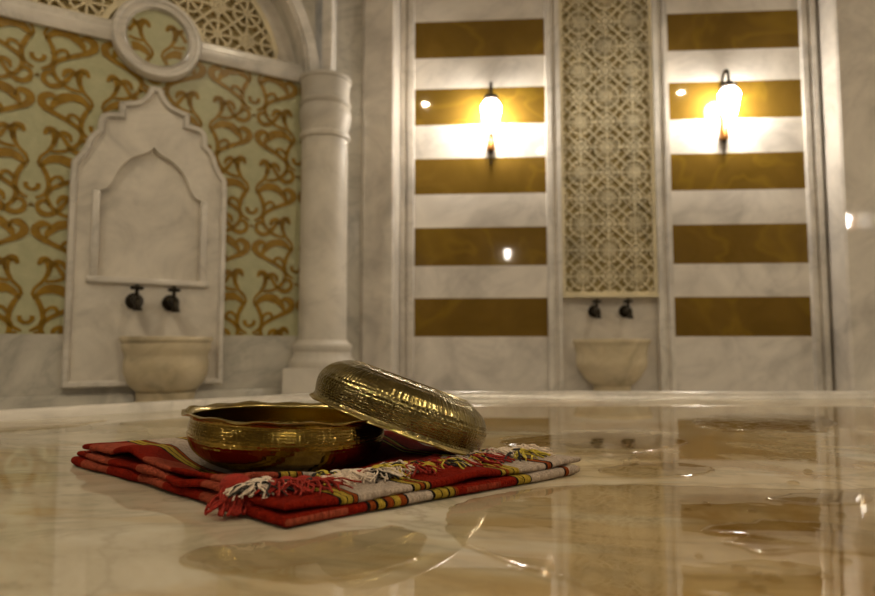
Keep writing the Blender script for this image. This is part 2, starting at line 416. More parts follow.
# ---- lattice screens
def seg_bars(bm, p, q, w, y0, y1, keep, step=.006):
    p, q = Vector(p), Vector(q); L = (q-p).length; n = max(1, int(L/step)); d = (q-p)/n
    i = 0
    while i < n:
        if not keep((p+d*(i+.5))): i += 1; continue
        j = i
        while j < n and keep(p+d*(j+.5)): j += 1
        a, b = p+d*i, p+d*j; t = (b-a).normalized(); nn = Vector((-t.y, t.x))*w/2
        prism(bm, [tuple(a+nn), tuple(a-nn), tuple(b-nn), tuple(b+nn)], 'y', y0, y1)
        i = j
def star_lattice(bm, u0, z0, s, nx, nz, w, y0, y1, keep, fine=True):
    """interlaced star pattern: eight-spoked rosettes on a checkerboard, small diamonds between"""
    def ringpoly(c, r, n, off, ww):
        pts = [c+Vector((math.cos(k*2*PI/n+off), math.sin(k*2*PI/n+off)))*r for k in range(n)]
        for k in range(n): seg_bars(bm, pts[k], pts[(k+1)%n], ww, y0, y1, keep)
    S_ = abs(s)
    for ix in range(nx+1):
        for iz in range(nz+1):
            c = Vector((u0+ix*s, z0+iz*S_)); typ = (ix+iz) % 2
            for k in range(8):
                a = k*PI/4; d = Vector((math.cos(a), math.sin(a)))
                seg_bars(bm, c, c+d*(S_*.5 if k % 2 == 0 else S_*.7071), w, y0, y1, keep)
                if typ and fine:
                    a2 = a+PI/8; d2 = Vector((math.cos(a2), math.sin(a2)))
                    seg_bars(bm, c+d2*S_*.22, c+d2*S_*.46, w*.55, y0, y1, keep)
            if typ:
                ringpoly(c, S_*.49, 8, PI/8, w)
                if fine: ringpoly(c, S_*.20, 8, PI/8, w*.7)
            else:
                ringpoly(c, S_*.30, 4, 0, w)
                if fine: ringpoly(c, S_*.50, 4, 0, w*.7)
    bmesh.ops.recalc_face_normals(bm, faces=bm.faces)
t = in_wall(thing('carved_lattice_screen', 'tall cream stone screen of pierced stars between the two striped panels', 'lattice screen'), 'B')
U0, U1, Z0, Z1 = .554, .964, .772, CZ-.01
bm = bmesh.new(); box(bm, U0, U1, .012, .029, Z0, Z1); obj('backing', bm, LATTICE_SHADE, t, sm=0)
bm = bmesh.new()
box(bm, U0, U0+.014, -.004, .012, Z0, Z1); box(bm, U1-.014, U1, -.004, .012, Z0, Z1); box(bm, U0+.014, U1-.014, -.004, .012, Z0, Z0+.020)
box(bm, U0-.006, U1+.006, -.012, -.004, Z0-.004, Z0+.010)
obj('frame', bm, LATTICE, t, sm=0)
bm = bmesh.new()
ki = lambda p: U0+.012 < p.x < U1-.012 and Z0+.018 < p.y < Z1
star_lattice(bm, (U0+U1)/2-.232, .630, .116, 4, 21, .0060, -.002, .012, ki)
obj('star_tracery', bm, LATTICE, t, sm=0, recalc=False)

# ---- sconces
def make_sconce(label, group=None, globe_mat=GLOBE):
    t = thing('wall_sconce', label, 'wall lamp', (0,0,0), (0,0,0), group)
    dd = .085   # lamp axis stands this far from the wall
    bm = bmesh.new()      # wall spindle
    lathe(bm, [(0,-.215),(.004,-.205),(.0035,-.16),(.010,-.155),(.011,-.145),(.005,-.138)], 16, center=(0,-.016,0))
    obj('finial', bm, SCONCE_METAL, t)
    bm = bmesh.new()
    lathe(bm, [(.006,-.150),(.020,-.140),(.016,-.09),(.007,-.03),(.008,.03),(.006,.10),(0,.112)], 16, center=(0,-.016,0))
    box(bm, -.012, .012, -.006, 0, -.10, .09)
    obj('wall_spindle', bm, SCONCE_BRASS, t)
    bm = bmesh.new()
    tube(bm, catmull([(0,-.016,.09),(0,-.020,.125),(0,-.045,.150),(0,-.075,.140),(0,-dd,.112),(0,-dd,.088)], 6), .0062, 10)
    obj('hook_arm', bm, SCONCE_METAL, t)
    bm = bmesh.new()
    lathe(bm, [(0,.098),(.008,.096),(.010,.084),(.030,.080),(.034,.070),(.033,.062),(.026,.058),(0,.058)], 24, center=(0,-dd,0))
    obj('cap', bm, SCONCE_METAL, t)
    bm = bmesh.new()
    lathe(bm, [(.022,.058),(.031,.053),(.041,.040),(.044,.024),(.041,.004),(.035,-.020),(.030,-.045),(.024,-.064),(.014,-.078),(0,-.084)], 28, center=(0,-dd,0))
    obj('glass_globe', bm, globe_mat, t)
    bm = bmesh.new()
    lathe(bm, [(0,-.084),(.006,-.086),(.004,-.096),(.007,-.104),(0,-.114)], 12, center=(0,-dd,0))
    obj('drop_knob', bm, SCONCE_METAL, t)
    return t
s1 = make_sconce('lit wall lamp on the striped panel nearer the round column'); s1['group'] = 'wall lamps on striped panels'
s1.location = wp('B', .242, 0, 1.575); s1.rotation_euler = (0,0,TB)
s2 = copy_tree(s1, wp('B', 1.262, 0, 1.602), (0,0,TB), 'lit wall lamp on the striped panel at the right of the lattice screen')
# the lamps of the other walls, behind the camera, light the room and show as points in the polished stone
def far_sconce(loc, rz, label):
    s = copy_tree(s1, loc, (0,0,rz), label, 'lamps on the opposite walls')
    return s
far_sconce((.135,-4.0,1.93), PI, 'lit wall lamp on the wall facing the striped bay, nearer its middle')
far_sconce((1.57,-4.0,1.95), PI, 'lit wall lamp on the wall facing the striped bay, farther along')
far_sconce((3.75,-1.65,1.84), -PI/2, 'lit wall lamp on the long right side wall')
far_sconce((-2.7,-.8,1.84), PI/2, 'lit wall lamp on the long left side wall')
far_sconce((3.75,.6,1.84), -PI/2, 'lit wall lamp on the right side wall near the bay')

# ---- ceiling lights (out of view; some read from reflected dots, others added as fill)
def make_down(label):
    t = thing('ceiling_light', label, 'ceiling light', (0,0,CZ), (0,0,0), 'recessed ceiling lights')
    bm = bmesh.new(); lathe(bm, [(.0265,0),(.06,0),(.06,-.012),(.0265,-.012),(.0265,0)], 28); obj('trim_ring', bm, SCONCE_BRASS, t)
    bm = bmesh.new(); lathe(bm, [(0,-.002),(.026,-.002),(.026,-.008),(0,-.008)], 28); obj('lens', bm, DOWN, t)
    return t
d0 = make_down('round recessed light in the ceiling above the stone platform')
d0.location = (-.59,-.57,CZ)
for p, l in (((3.0,.9,CZ),'round fill light added in the ceiling beside the right wall'), ((1.9,-.6,CZ),'round recessed light in the ceiling near the right wall'), ((.6,-2.3,CZ),'round recessed light in the ceiling behind the platform'), ((1.25,.2,CZ),'round fill light added in the ceiling toward the striped bay'), ((-1.3,.6,CZ),'round fill light added in the ceiling near the tiled wall')):  # beside the right wall, toward the bay, near the tiles: added for fill
    copy_tree(d0, p, None, l)

# ---- round column in the corner
t = thing('marble_column', 'round white marble column with ringed capital and stepped base in the corner', 'column', (-.44,2.45,0))
S = .091
bm = bmesh.new(); box(bm, -.122,.122,-.122,.122, 0,.475, bev=.004)
lathe(bm, [(.120,.470),(.122,.490),(.118,.505),(.112,.512),(.108,.535),(.114,.545),(.113,.560),(.100,.568),(.094,.580),(0,.580)], 48); obj('base', bm, COLUMN_STONE, t)
bm = bmesh.new(); lathe(bm, [(0,.575),(S,.575),(S*.985,1.0),(S*.98,1.36),(0,1.36)], 48); obj('shaft', bm, COLUMN_STONE, t)
cap = [(.086,1.385),(.096,1.388),(.099,1.398),(.096,1.408),(.089,1.412),(.092,1.43),(.099,1.46),(.101,1.485),(.098,1.51),(.092,1.522),(.098,1.528),(.100,1.537),(.094,1.545),(.093,1.58),(.096,1.625),(.101,1.63),(.101,1.642),(0,1.642)]
bm = bmesh.new(); lathe(bm, [(a, .56+(b-.56)*.96) for a, b in cap], 48); obj('capital', bm, COLUMN_STONE, t)
# slender shaft above the capital
bm = bmesh.new(); box(bm, -.027,.012,.02,.14,1.597,CZ, bev=.006)
o = struct(obj('trim_5', bm, MARBLE)); o.location = (-.432,2.44,0)
# ------------------------------------------------------------------ tiled wall on the left
UC = -1.157         # axis of niche, medallion and lunette
ZC_ = 1.60
WL0, WL1 = -2.75, -.575
bm = bmesh.new()
box(bm, WL0, WL1, 0, .14, 0, .594, 1)
box(bm, WL0, WL1, .002, .14, .594, 1.60, 0)
wl = struct(in_wall(obj('wall_left', bm, [SAGE, MARBLE_GREY], sm=0), 'L'))
# spandrel around the arch and recessed lunette ground
def arc(r, a0, a1, n): return [(UC+r*math.cos(a0+(a1-a0)*i/n), ZC_+r*math.sin(a0+(a1-a0)*i/n)) for i in range(n+1)]
bm = bmesh.new()
inn = arc(.535, 0, PI, 48)
out = []
for (x, z) in inn:
    dx, dz = x-UC, z-ZC_; L = math.hypot(dx, dz); dx /= L; dz /= L
    k = min((WL1-UC)/dx if dx > 1e-6 else 9, (WL0-UC)/dx if dx < -1e-6 else 9, (CZ-ZC_)/dz if dz > 1e-6 else 9)
    out.append((UC+dx*k, ZC_+dz*k))
band(bm, out, inn, 0, .14, closed=False)
o = struct(in_wall(obj('wall_upper', bm, MARBLE_GREY, sm=30), 'L'))
bm = bmesh.new(); prism(bm, arc(.56, 0, PI, 40), 'y', .075, .14)
struct(in_wall(obj('wall_lunette', bm, MARBLE, sm=0), 'L'))
# arch rib
bm = bmesh.new(); band(bm, arc(.590, -.02, PI+.02, 60), arc(.532, -.02, PI+.02, 60), -.035, .02, closed=False)
band(bm, arc(.580, -.02, PI+.02, 60), arc(.545, -.02, PI+.02, 60), -.045, -.035, closed=False)
struct(in_wall(obj('trim_6', bm, MARBLE, sm=30), 'L'))
# cornice below the lunette
bm = bmesh.new()
prof = [(.03,1.584),(-.014,1.584),(-.018,1.592),(-.018,1.622),(-.013,1.630),(-.013,1.650),(.0,1.660),(.075,1.664)]
A = [bm.verts.new((WL0, y, z)) for y, z in prof]; B = [bm.verts.new((WL1+.02, y, z)) for y, z in prof]
for i in range(len(prof)-1): bm.faces.new((A[i], A[i+1], B[i+1], B[i]))
bm.faces.new((A[-1], A[0], B[0], B[-1])); bm.faces.new(A); bm.faces.new(B)
struct(in_wall(obj('trim_7', bm, MARBLE, sm=30), 'L'))
bm = bmesh.new(); box(bm, WL0, WL1, -.02, 0, 0, .40, bev=.003)
struct(in_wall(obj('baseboard_left', bm, MARBLE_GREY), 'L'))

# damask scrollwork glazed on the tiles
STROKES = [   # (points as (x, z) from the vase centre, widths along the stroke)
 ([(.013,.060),(.028,.040),(.042,.008),(.045,-.022),(.034,-.044),(.010,-.058)], (.007,.012,.013,.013,.010,.005)),
 ([(.017,-.010),(.015,-.024),(.000,-.034)], (.010,.011,.008)),
 ([(.014,.056),(.020,.076),(.040,.098),(.053,.122),(.057,.148),(.050,.166),(.036,.167),(.027,.151)], (.007,.008,.009,.012,.016,.018,.016,.007)),
 ([(.053,.122),(.063,.150),(.080,.163),(.096,.156),(.102,.138)], (.008,.012,.014,.013,.006)),
 ([(.018,.042),(.036,.064),(.062,.076),(.095,.070),(.122,.046),(.130,.024)], (.008,.016,.024,.025,.018,.006)),
 ([(.045,-.004),(.060,.014),(.076,.016),(.084,.002),(.076,-.008)], (.008,.009,.010,.010,.006)),
 ([(.048,-.078),(.040,-.066),(.026,-.066),(.017,-.080),(.022,-.098),(.040,-.108),(.062,-.102),(.080,-.084),(.098,-.058),(.120,-.044),(.142,-.050)], (.006,.010,.011,.012,.014,.014,.013,.010,.009,.006)),
 ([(.056,-.158),(.050,-.142),(.034,-.138),(.017,-.150),(.016,-.168),(.030,-.184),(.060,-.200),(.096,-.218),(.124,-.238),(.132,-.262),(.118,-.292),(.085,-.316),(.048,-.322)], (.006,.011,.017,.020,.020,.016,.013,.012,.012,.012,.011,.010,.007)),
 ([(.006,-.084),(.0,-.079),(-.006,-.084)], (.004,.007,.004)),
]
def scroll(bm, u0, zc, keep, zmin, ymid=-.0012, scale=1.0):
    for pts, ws in STROKES:
        for sgn in (1, -1):
            P = catmull([(p[0]*sgn*scale, p[1]*scale, 0) for p in pts], 7)
            n = len(P); prev = None
            for i, p in enumerate(P):
                tt = (P[min(i+1, n-1)]-P[max(i-1, 0)]).normalized(); nn = Vector((-tt.y, tt.x, 0))
                f = i/(n-1)*(len(ws)-1); k = min(int(f), len(ws)-2); w = (ws[k]+(ws[k+1]-ws[k])*(f-k))*scale*.60
                w *= 1+.18*noise.noise(Vector((u0*7+p.x*60, zc*7+p.y*60, sgn)))
                a, b = p+nn*w, p-nn*w
                q = [(u0+v.x, zc+v.y) for v in (a, b)]
                ok = keep(u0+p.x, zc+p.y)
                q = [(x, max(z, zmin)) for x, z in q]
                cur = [bm.verts.new((x, ymid, z)) for x, z in q] if ok else None
                if cur and prev and (cur[0].co-prev[1].co).length > 1e-5:
                    try: bm.faces.new((prev[0], prev[1], cur[1], cur[0]))
                    except ValueError: pass
                prev = cur
bm = bmesh.new()
kp = lambda x, z: WL0 < x < WL1-.0 and .592 < z < 1.586
for ix in range(-9, 7):
    u0 = -1.505+.173*ix
    for iz in range(-2, 4):
        scroll(bm, u0, 1.082+.4205*iz+(.21 if ix % 2 else 0), kp, .596)
for f in bm.faces:
    if f.normal.y > 0: f.normal_flip()
o = obj('scroll_pattern', bm, GOLD, wl, sm=0, recalc=False)

# medallion
t = in_wall(thing('round_medallion', 'round marble ring framing a scroll patterned tile above the marble niche', 'medallion'), 'L')
MU, MZ = UC, 1.622
def circ(r, n=64): return [(MU+r*math.cos(2*PI*i/n), MZ+r*math.sin(2*PI*i/n)) for i in range(n)]
bm = bmesh.new()
rings = [(.145,.0),(.145,-.030),(.138,-.040),(.128,-.040),(.122,-.034),(.112,-.034),(.104,-.040),(.098,-.030),(.098,-.004),(.098,.0)]
rows = [[bm.verts.new((x, y, z)) for x, z in circ(r)] for r, y in rings]
for a, b in zip(rows, rows[1:]+rows[:1]):
    for i in range(64): bm.faces.new((a[i], a[(i+1)%64], b[(i+1)%64], b[i]))
obj('ring', bm, MARBLE, t)
bm = bmesh.new(); prism(bm, circ(.0985), 'y', -.024, .06)
disc = obj('tile_disc', bm, SAGE, t, sm=0)
bm = bmesh.new()
kd = lambda x, z: math.hypot(x-MU, z-MZ) < .095
scroll(bm, MU, 1.082+.4205, kd, 0, -.0253); scroll(bm, MU, 1.082+.841, kd, 0, -.0253)
for s in (-.173, .173): scroll(bm, MU+s, 1.082+.4205+.21, kd, 0, -.0253); scroll(bm, MU+s, 1.082+.21, kd, 0, -.0253)
for f in bm.faces:
    if f.normal.y > 0: f.normal_flip()
obj('scroll_pattern', bm, GOLD, disc, sm=0, recalc=False)

# pierced lattice in the lunette, split by the medallion
def lunette(label, side):
    t = in_wall(thing('carved_lattice_screen', label, 'lattice screen'), 'L')
    def inside(p, m=0):
        dx, dz = p[0]-UC, p[1]-ZC_
        return dx*side > 0 and math.hypot(dx, dz) < .440-m and p[1] > 1.680+m and math.hypot(p[0]-MU, p[1]-MZ) > .182+m
    # boundary: along the bottom, up the arch, across the axis, down the ring
    zb = 1.680
    rm = .182; ra = .440
    aA = math.asin((zb-ZC_)/ra)
    outl = [(UC+side*ra*math.cos(aA+(PI/2-.02-aA)*i/24), ZC_+ra*math.sin(aA+(PI/2-.02-aA)*i/24)) for i in range(25)]
    aM = math.asin((zb-MZ)/rm)
    outl += [(MU+side*rm*math.cos(PI/2-.04+(aM-PI/2+.04)*i/16), MZ+rm*math.sin(PI/2-.04+(aM-PI/2+.04)*i/16)) for i in range(17)]
    bm = bmesh.new(); prism(bm, outl, 'y', .068, .074); obj('backing', bm, LATTICE_SHADE, t, sm=0)
    c = Vector((sum(p[0] for p in outl)/len(outl), sum(p[1] for p in outl)/len(outl)))
    # frame strip following the outline
    n = len(outl); grow = []
    for i in range(n):
        a, b = Vector(outl[i-1]), Vector(outl[(i+1)%n]); tt = (b-a).normalized(); nn = Vector((tt.y, -tt.x))*side
        g_ = Vector(outl[i])+nn*.020; g_.x = UC+side*max(.003, (g_.x-UC)*side); grow.append(tuple(g_))
    bm = bmesh.new(); band(bm, grow, outl, .040, .076); obj('frame', bm, LATTICE, t, sm=30)
    bm = bmesh.new()
    star_lattice(bm, UC, ZC_+.02, .108*side, 5, 5, .0078, .048, .069, lambda p: inside(p, -.004), False)
    obj('star_tracery', bm, LATTICE, t, sm=0, recalc=False)
lunette('pierced stone lattice in the arch on the right of the round medallion', 1)
lunette('pierced stone lattice in the arch on the left of the round medallion', -1)

# marble niche
def mirror(right):   # right half from apex to foot -> closed outline
    left = [(-x, z) for x, z in reversed(right)]
    return [(UC+x, z) for x, z in left + [p for p in right if p[0] > 1e-6]]
half = []
half += [tuple(v)[:2] for v in catmull([(0,1.447,0),(.018,1.445,0),(.026,1.428,0),(.036,1.408,0),(.060,1.388,0),(.108,1.374,0)], 5)]
half += [tuple(v)[:2] for v in catmull([(.112,1.370,0),(.112,1.335,0)], 2)]
half += [tuple(v)[:2] for v in catmull([(.120,1.334,0),(.150,1.328,0),(.170,1.306,0),(.174,1.268,0)], 5)]
half += [tuple(v)[:2] for v in catmull([(.184,1.258,0),(.200,1.236,0),(.216,1.192,0),(.244,1.150,0)], 5)]
half += [(.246,1.10),(.246,.424)]
outer = mirror(half)
def inset(poly, d):
    n = len(poly); out = []
    for i in range(n):
        p0, p, p1 = Vector(poly[i-1]), Vector(poly[i]), Vector(poly[(i+1)%n])
        t0, t1 = (p-p0).normalized(), (p1-p).normalized()
        n0, n1 = Vector((t0.y, -t0.x)), Vector((t1.y, -t1.x))
        m = (n0+n1);  m = m.normalized() if m.length > 1e-6 else n0
        k = d/max(.5, m.dot(n0)); out.append(tuple(p+m*k))
    return out
t = in_wall(thing('marble_niche', 'white marble wall niche with stepped pointed top set in the scroll tiles', 'niche'), 'L')
# inner ogee opening
ih = [tuple(v)[:2] for v in catmull([(0,1.236,0),(.014,1.220,0),(.034,1.208,0),(.062,1.194,0),(.092,1.165,0),(.110,1.135,0),(.124,1.098,0),(.140,1.076,0),(.158,1.068,0)], 5)]
ih += [(.158,1.05),(.158,.782)]
inner = mirror(ih)
def fill_between(bm, out_poly, in_poly, y):
    vo = [bm.verts.new((p[0], y, p[1])) for p in out_poly]; vi = [bm.verts.new((p[0], y, p[1])) for p in in_poly]
    es = [bm.edges.new((v[i], v[(i+1) % len(v)])) for v in (vo, vi) for i in range(len(v))]
    bmesh.ops.triangle_fill(bm, edges=es, use_beauty=True)
    return vo, vi
bm = bmesh.new()
vo, vi = fill_between(bm, inset(outer, .012), inner, -.024)
wb = [bm.verts.new((p[0], -.003, p[1])) for p in inner]
for i in range(len(inner)): bm.faces.new((vi[i], vi[(i+1)%len(inner)], wb[(i+1)%len(inner)], wb[i]))
wo = [bm.verts.new((p[0], .0, p[1])) for p in inset(outer, .012)]
for i in range(len(outer)): bm.faces.new((vo[i], wo[i], wo[(i+1)%len(outer)], vo[(i+1)%len(outer)]))
obj('face_slab', bm, MARBLE_NICHE, t, sm=0)
bm = bmesh.new()
i1 = inset(outer, .004); i2 = inset(outer, .016); i3 = inset(outer, .021)
rows = [[bm.verts.new((p[0], y, p[1])) for p in poly] for poly, y in ((outer, 0), (outer, -.032), (i1, -.038), (i2, -.038), (i3, -.030), (i3, -.020))]
n = len(outer)
for a, b in zip(rows, rows[1:]+rows[:1]):
    for i in range(n): bm.faces.new((a[i], a[(i+1)%n], b[(i+1)%n], b[i]))
obj('border_moulding', bm, MARBLE, t, sm=50)
# jamb mouldings around the inner panel
for s in (-1, 1):
    bm = bmesh.new(); a, b = sorted((UC+s*.158, UC+s*.180)); box(bm, a, b, -.034, -.020, .770, 1.066, bev=.003); obj('jamb', bm, MARBLE, t)
bm = bmesh.new(); box(bm, UC-.190, UC+.190, -.040, -.020, .762, .782, bev=.004); obj('sill', bm, MARBLE, t)
bm = bmesh.new(); prism(bm, inset(inner, -.004), 'y', -.0045, -.002); obj('back_panel', bm, MARBLE_NICHE, t, sm=0)

# ---- basins
def make_basin(label, which, u, rim_z, r, prof, ped, group):
    """half-round stone basin against the wall; prof: outer profile (fraction of r, height below rim)"""
    x, y, z = wp(which, u, .0, 0)
    t = thing('wash_basin', label, 'basin', (x, y, 0), (0,0,TL if which == 'L' else TB), group)
    bm = bmesh.new()
    p = [(r*a, rim_z+b) for a, b in prof]
    inner_p = [(r*.90, rim_z), (r*.86, rim_z-.008), (r*.80, rim_z-.05), (r*.55, rim_z-.10), (0, rim_z-.115)]
    rows = lathe(bm, list(reversed(p)) + inner_p, 40, PI, 2*PI, 1, .92)
    bmesh.ops.holes_fill(bm, edges=[e for e in bm.edges if e.is_boundary])
    obj('bowl', bm, BASIN_STONE, t, sm=50)
    if ped:
        bm = bmesh.new()
        lathe(bm, [(0,0)]+[(r*a, h) for a, h in ped]+[(0,ped[-1][1])], 40, PI, 2*PI, 1, .9)
        bmesh.ops.holes_fill(bm, edges=[e for e in bm.edges if e.is_boundary])
        obj('pedestal', bm, BASIN_STONE, t, sm=50)
    return t
make_basin('half round cream stone basin below the lattice screen', 'B', .759, .586, .166,
    [(1,0),(1.01,-.006),(1.0,-.018),(.97,-.022),(.95,-.035),(.92,-.06),(.91,-.085),(.92,-.10),(.91,-.115),(.85,-.135),(.74,-.165),(.60,-.190),(.50,-.200),(0,-.200)],
    [(.62,0),(.62,.05),(.5,.08),(.42,.2),(.44,.34),(.5,.386)], 'stone basins')
bL = make_basin('half round stone basin with moulded rim below the marble niche', 'L', -1.098, .588, .146,
    [(1.0,0),(1.02,-.006),(1.01,-.016),(.97,-.020),(.98,-.032),(.95,-.048),(.91,-.060),(.90,-.066),(.93,-.085),(.92,-.115),(.84,-.150),(.72,-.172),(.64,-.182),(0,-.182)],
    [(.85,0),(.85,.30),(.78,.33),(.70,.36),(.62,.38),(.66,.404)], 'stone basins')
# the left basin stands in front of the niche slab and the skirting
v = wp('L', -1.098, .038, 0); bL.location = (v[0], v[1], 0)

# ---- taps
def make_tap(label):
    t = thing('wall_tap', label, 'tap', (0,0,0), (0,0,0), 'bronze taps over the basins')
    bm = bmesh.new()      # round flange on the wall
    lathe(bm, [(0,0),(.027,0),(.028,.006),(.022,.014),(.014,.020),(0,.022)], 24)
    bmesh.ops.rotate(bm, verts=bm.verts, cent=(0,0,0), matrix=Matrix.Rotation(PI/2, 3, 'X')); obj('flange', bm, BRONZE, t)
    bm = bmesh.new()
    tube(bm, catmull([(0,-.015,0),(0,-.05,.001),(0,-.085,0),(0,-.098,-.008),(0,-.104,-.030)], 5), [.010]*4+[.011]*6+[.012]*6+[.011]*5, 14)
    ball(bm, (0,-.066,.002), .017)
    lathe(bm, [(.011,0),(.014,-.004),(.013,-.010),(0,-.010)], 14, center=(0,-.1045,-.026)); obj('spout', bm, BRONZE, t)
    bm = bmesh.new()
    lathe(bm, [(.0095,.010),(.0065,.02),(.0055,.030),(.008,.036),(0,.038)], 14, center=(0,-.066,0))
    for k in range(4):
        a = k*PI/2; ball(bm, (.0125*math.cos(a), -.066+.0125*math.sin(a), .040), .0082, sz=.8, seg=10)
    ball(bm, (0,-.066,.046), .008); obj('handle', bm, BRONZE, t)
    return t
tp = make_tap('bronze wall tap below the niche, nearer the outer edge'); tp.location = wp('L', -1.203, .024, .705); tp.rotation_euler = (0,0,TL)
tp['label'] = 'dark bronze tap under the marble niche, left of its pair'
copy_tree(tp, wp('L', -1.090, .024, .703), (0,0,TL), 'dark bronze tap under the marble niche, right of its pair')
copy_tree(tp, wp('B', .694, -.03, .708), (0,0,TB), 'dark bronze tap under the lattice screen, left of its pair')
copy_tree(tp, wp('B', .827, -.03, .708), (0,0,TB), 'dark bronze tap under the lattice screen, right of its pair')

# ------------------------------------------------------------------ the stone platform
ZP = .42
OCT = [(-.244,1.70),(1.56,1.70),(2.7,.85),(2.95,-.5),(2.2,-1.8),(.6,-2.2),(-1.0,-1.8),(-1.75,-.4),(-1.26,.846)]
t = thing('stone_platform', 'large polished marble bathing platform with low raised rim and wet top', 'platform', (0,0,0))
def scaled(poly, d):
    return inset(list(reversed(poly)), d) if False else [tuple(Vector(p)+(Vector((.6,-.25))-Vector(p)).normalized()*d) for p in poly]
bm = bmesh.new(); prism(bm, scaled(OCT, .030), 'z', .30, ZP); obj('top_slab', bm, SLAB, t, sm=0)
bm = bmesh.new(); prism(bm, scaled(OCT, .10), 'z', 0, .301); obj('base', bm, MARBLE_GREY, t, sm=0)
bm = bmesh.new()
prof = [(0,.34),(0,.432),(.004,.438),(.012,.440),(.022,.4385),(.030,.432),(.034,ZP-.002)]
rows = [[bm.verts.new((x, y, z)) for x, y in scaled(OCT, d)] for d, z in prof]
for a, b in zip(rows, rows[1:]):
    for i in range(len(OCT)): bm.faces.new((a[i], a[(i+1)%len(OCT)], b[(i+1)%len(OCT)], b[i]))
obj('raised_rim', bm, MARBLE, t, sm=60)

# ---- water on the platform
def puddle(label, pts, h=.0011, jitter=.004, z=.0003, mat=None):
    c = Vector((sum(p[0] for p in pts)/len(pts), sum(p[1] for p in pts)/len(pts)))
    P = [Vector((v.x, v.y)) for v in catmull([(x, y, 0) for x, y in pts], 10, True)]
    size = max((p-c).length for p in P)
    P = [p + (Vector((noise.noise(Vector((p.x*30, p.y*30, 3))), noise.noise(Vector((p.x*30, p.y*30, 9)))))*1.8 + Vector((noise.noise(Vector((p.x*85, p.y*85, 5))), noise.noise(Vector((p.x*85, p.y*85, 1)))))*.7)*jitter*min(1, size/.08) for p in P]
    n = len(P); nor = []
    for i in range(n):
        tt = (P[(i+1)%n]-P[i-1]).normalized(); nor.append(Vector((-tt.y, tt.x)))
    area = sum(P[i-1].x*P[i].y-P[i].x*P[i-1].y for i in range(n))
    sg = 1 if area > 0 else -1
    e = min(.006, size*.18)
    bm = bmesh.new(); rows = []
    for f, g in ((0, 0), (.12, .42), (.35, .74), (.65, .93), (1, 1)):
        rows.append([bm.verts.new((p.x-c.x+sg*nn.x*e*f, p.y-c.y+sg*nn.y*e*f, h*g)) for p, nn in zip(P, nor)])
    for a, b in zip(rows, rows[1:]):
        for i in range(n): bm.faces.new((a[i], a[(i+1)%n], b[(i+1)%n], b[i]))
    f = bm.faces.new(rows[-1]); bmesh.ops.triangulate(bm, faces=[f])
    bmesh.ops.recalc_face_normals(bm, faces=bm.faces)
    if sum(f.normal.z*f.calc_area() for f in bm.faces) < 0:
        for f in bm.faces: f.normal_flip()
    o = obj('water_puddle', bm, mat or WATER, sm=60, recalc=False); o.location = (c.x, c.y, ZP+z)
    return tag(o, label, 'puddle', 'puddles on the stone platform')
PUD = {'P1': [(0.006,0.525),(0.012,0.563),(0.034,0.595),(0.069,0.623),(0.121,0.645),(0.19,0.652),(0.28,0.640),(0.38,0.632),(0.50,0.64),(0.62,0.60),(0.62,0.48),(0.52,0.36),(0.36,0.30),(0.20,0.31),(0.109,0.357),(0.073,0.394),(0.041,0.427),(0.021,0.454),(0.009,0.487)],
'P2': [(0.197,0.492),(0.214,0.505),(0.236,0.511),(0.260,0.519),(0.298,0.514),(0.316,0.503),(0.322,0.477),(0.298,0.437),(0.274,0.437),(0.241,0.437),(0.216,0.437),(0.206,0.450),(0.200,0.461),(0.209,0.472),(0.224,0.477),(0.207,0.479)],
'P3': [(0.298,0.591),(0.328,0.607),(0.370,0.615),(0.400,0.607),(0.381,0.573),(0.342,0.563),(0.320,0.570),(0.307,0.577)],
'P4': [(0.470,1.196),(0.549,1.279),(0.636,1.316),(0.707,1.297),(0.745,1.244),(0.682,1.109),(0.594,1.034),(0.543,1.058),(0.480,1.046),(0.459,1.083)],
'P5': [(0.179,0.725),(0.213,0.761),(0.255,0.780),(0.298,0.767),(0.313,0.731),(0.281,0.698),(0.235,0.688),(0.194,0.693)],
'P6': [(-0.168,0.425),(-0.165,0.450),(-0.141,0.465),(-0.105,0.468),(-0.066,0.495),(-0.036,0.506),(-0.018,0.498),(-0.008,0.470),(-0.012,0.436),(-0.028,0.408),(-0.055,0.390),(-0.094,0.390),(-0.138,0.404)],
'P8': [(-0.859,1.095),(-0.803,1.148),(-0.753,1.176),(-0.665,1.188),(-0.613,1.201),(-0.629,1.109),(-0.681,1.058),(-0.762,1.034)],
'P9': [(0.087,0.929),(0.158,1.000),(0.259,1.034),(0.336,1.000),(0.363,0.939),(0.297,0.868),(0.207,0.829),(0.134,0.852)]}
puddle('broad shallow water film with a rounded edge beside the front corner of the towel', PUD['P1'], .0010)
puddle('jagged puddle of standing water reflecting an ochre stripe, right of the broad water film', PUD['P2'], .0014, .004, .0014)
puddle('small narrow puddle just behind the jagged one on the right', PUD['P3'], .0012, .004, .0014)
puddle('large rippled puddle far back on the platform before the right striped panel', PUD['P4'], .0022, .007, .0003, RIPPLED)
puddle('oval puddle in the middle of the platform to the right of the towel', PUD['P5'], .0012)
puddle('thin water film in front of the red folded side of the towel', PUD['P6'], .0008)
puddle('wedge shaped puddle by the rim before the tiled wall', PUD['P8'], .0012)
puddle('wide puddle mirroring the taps of the lattice wall', PUD['P9'], .0012)
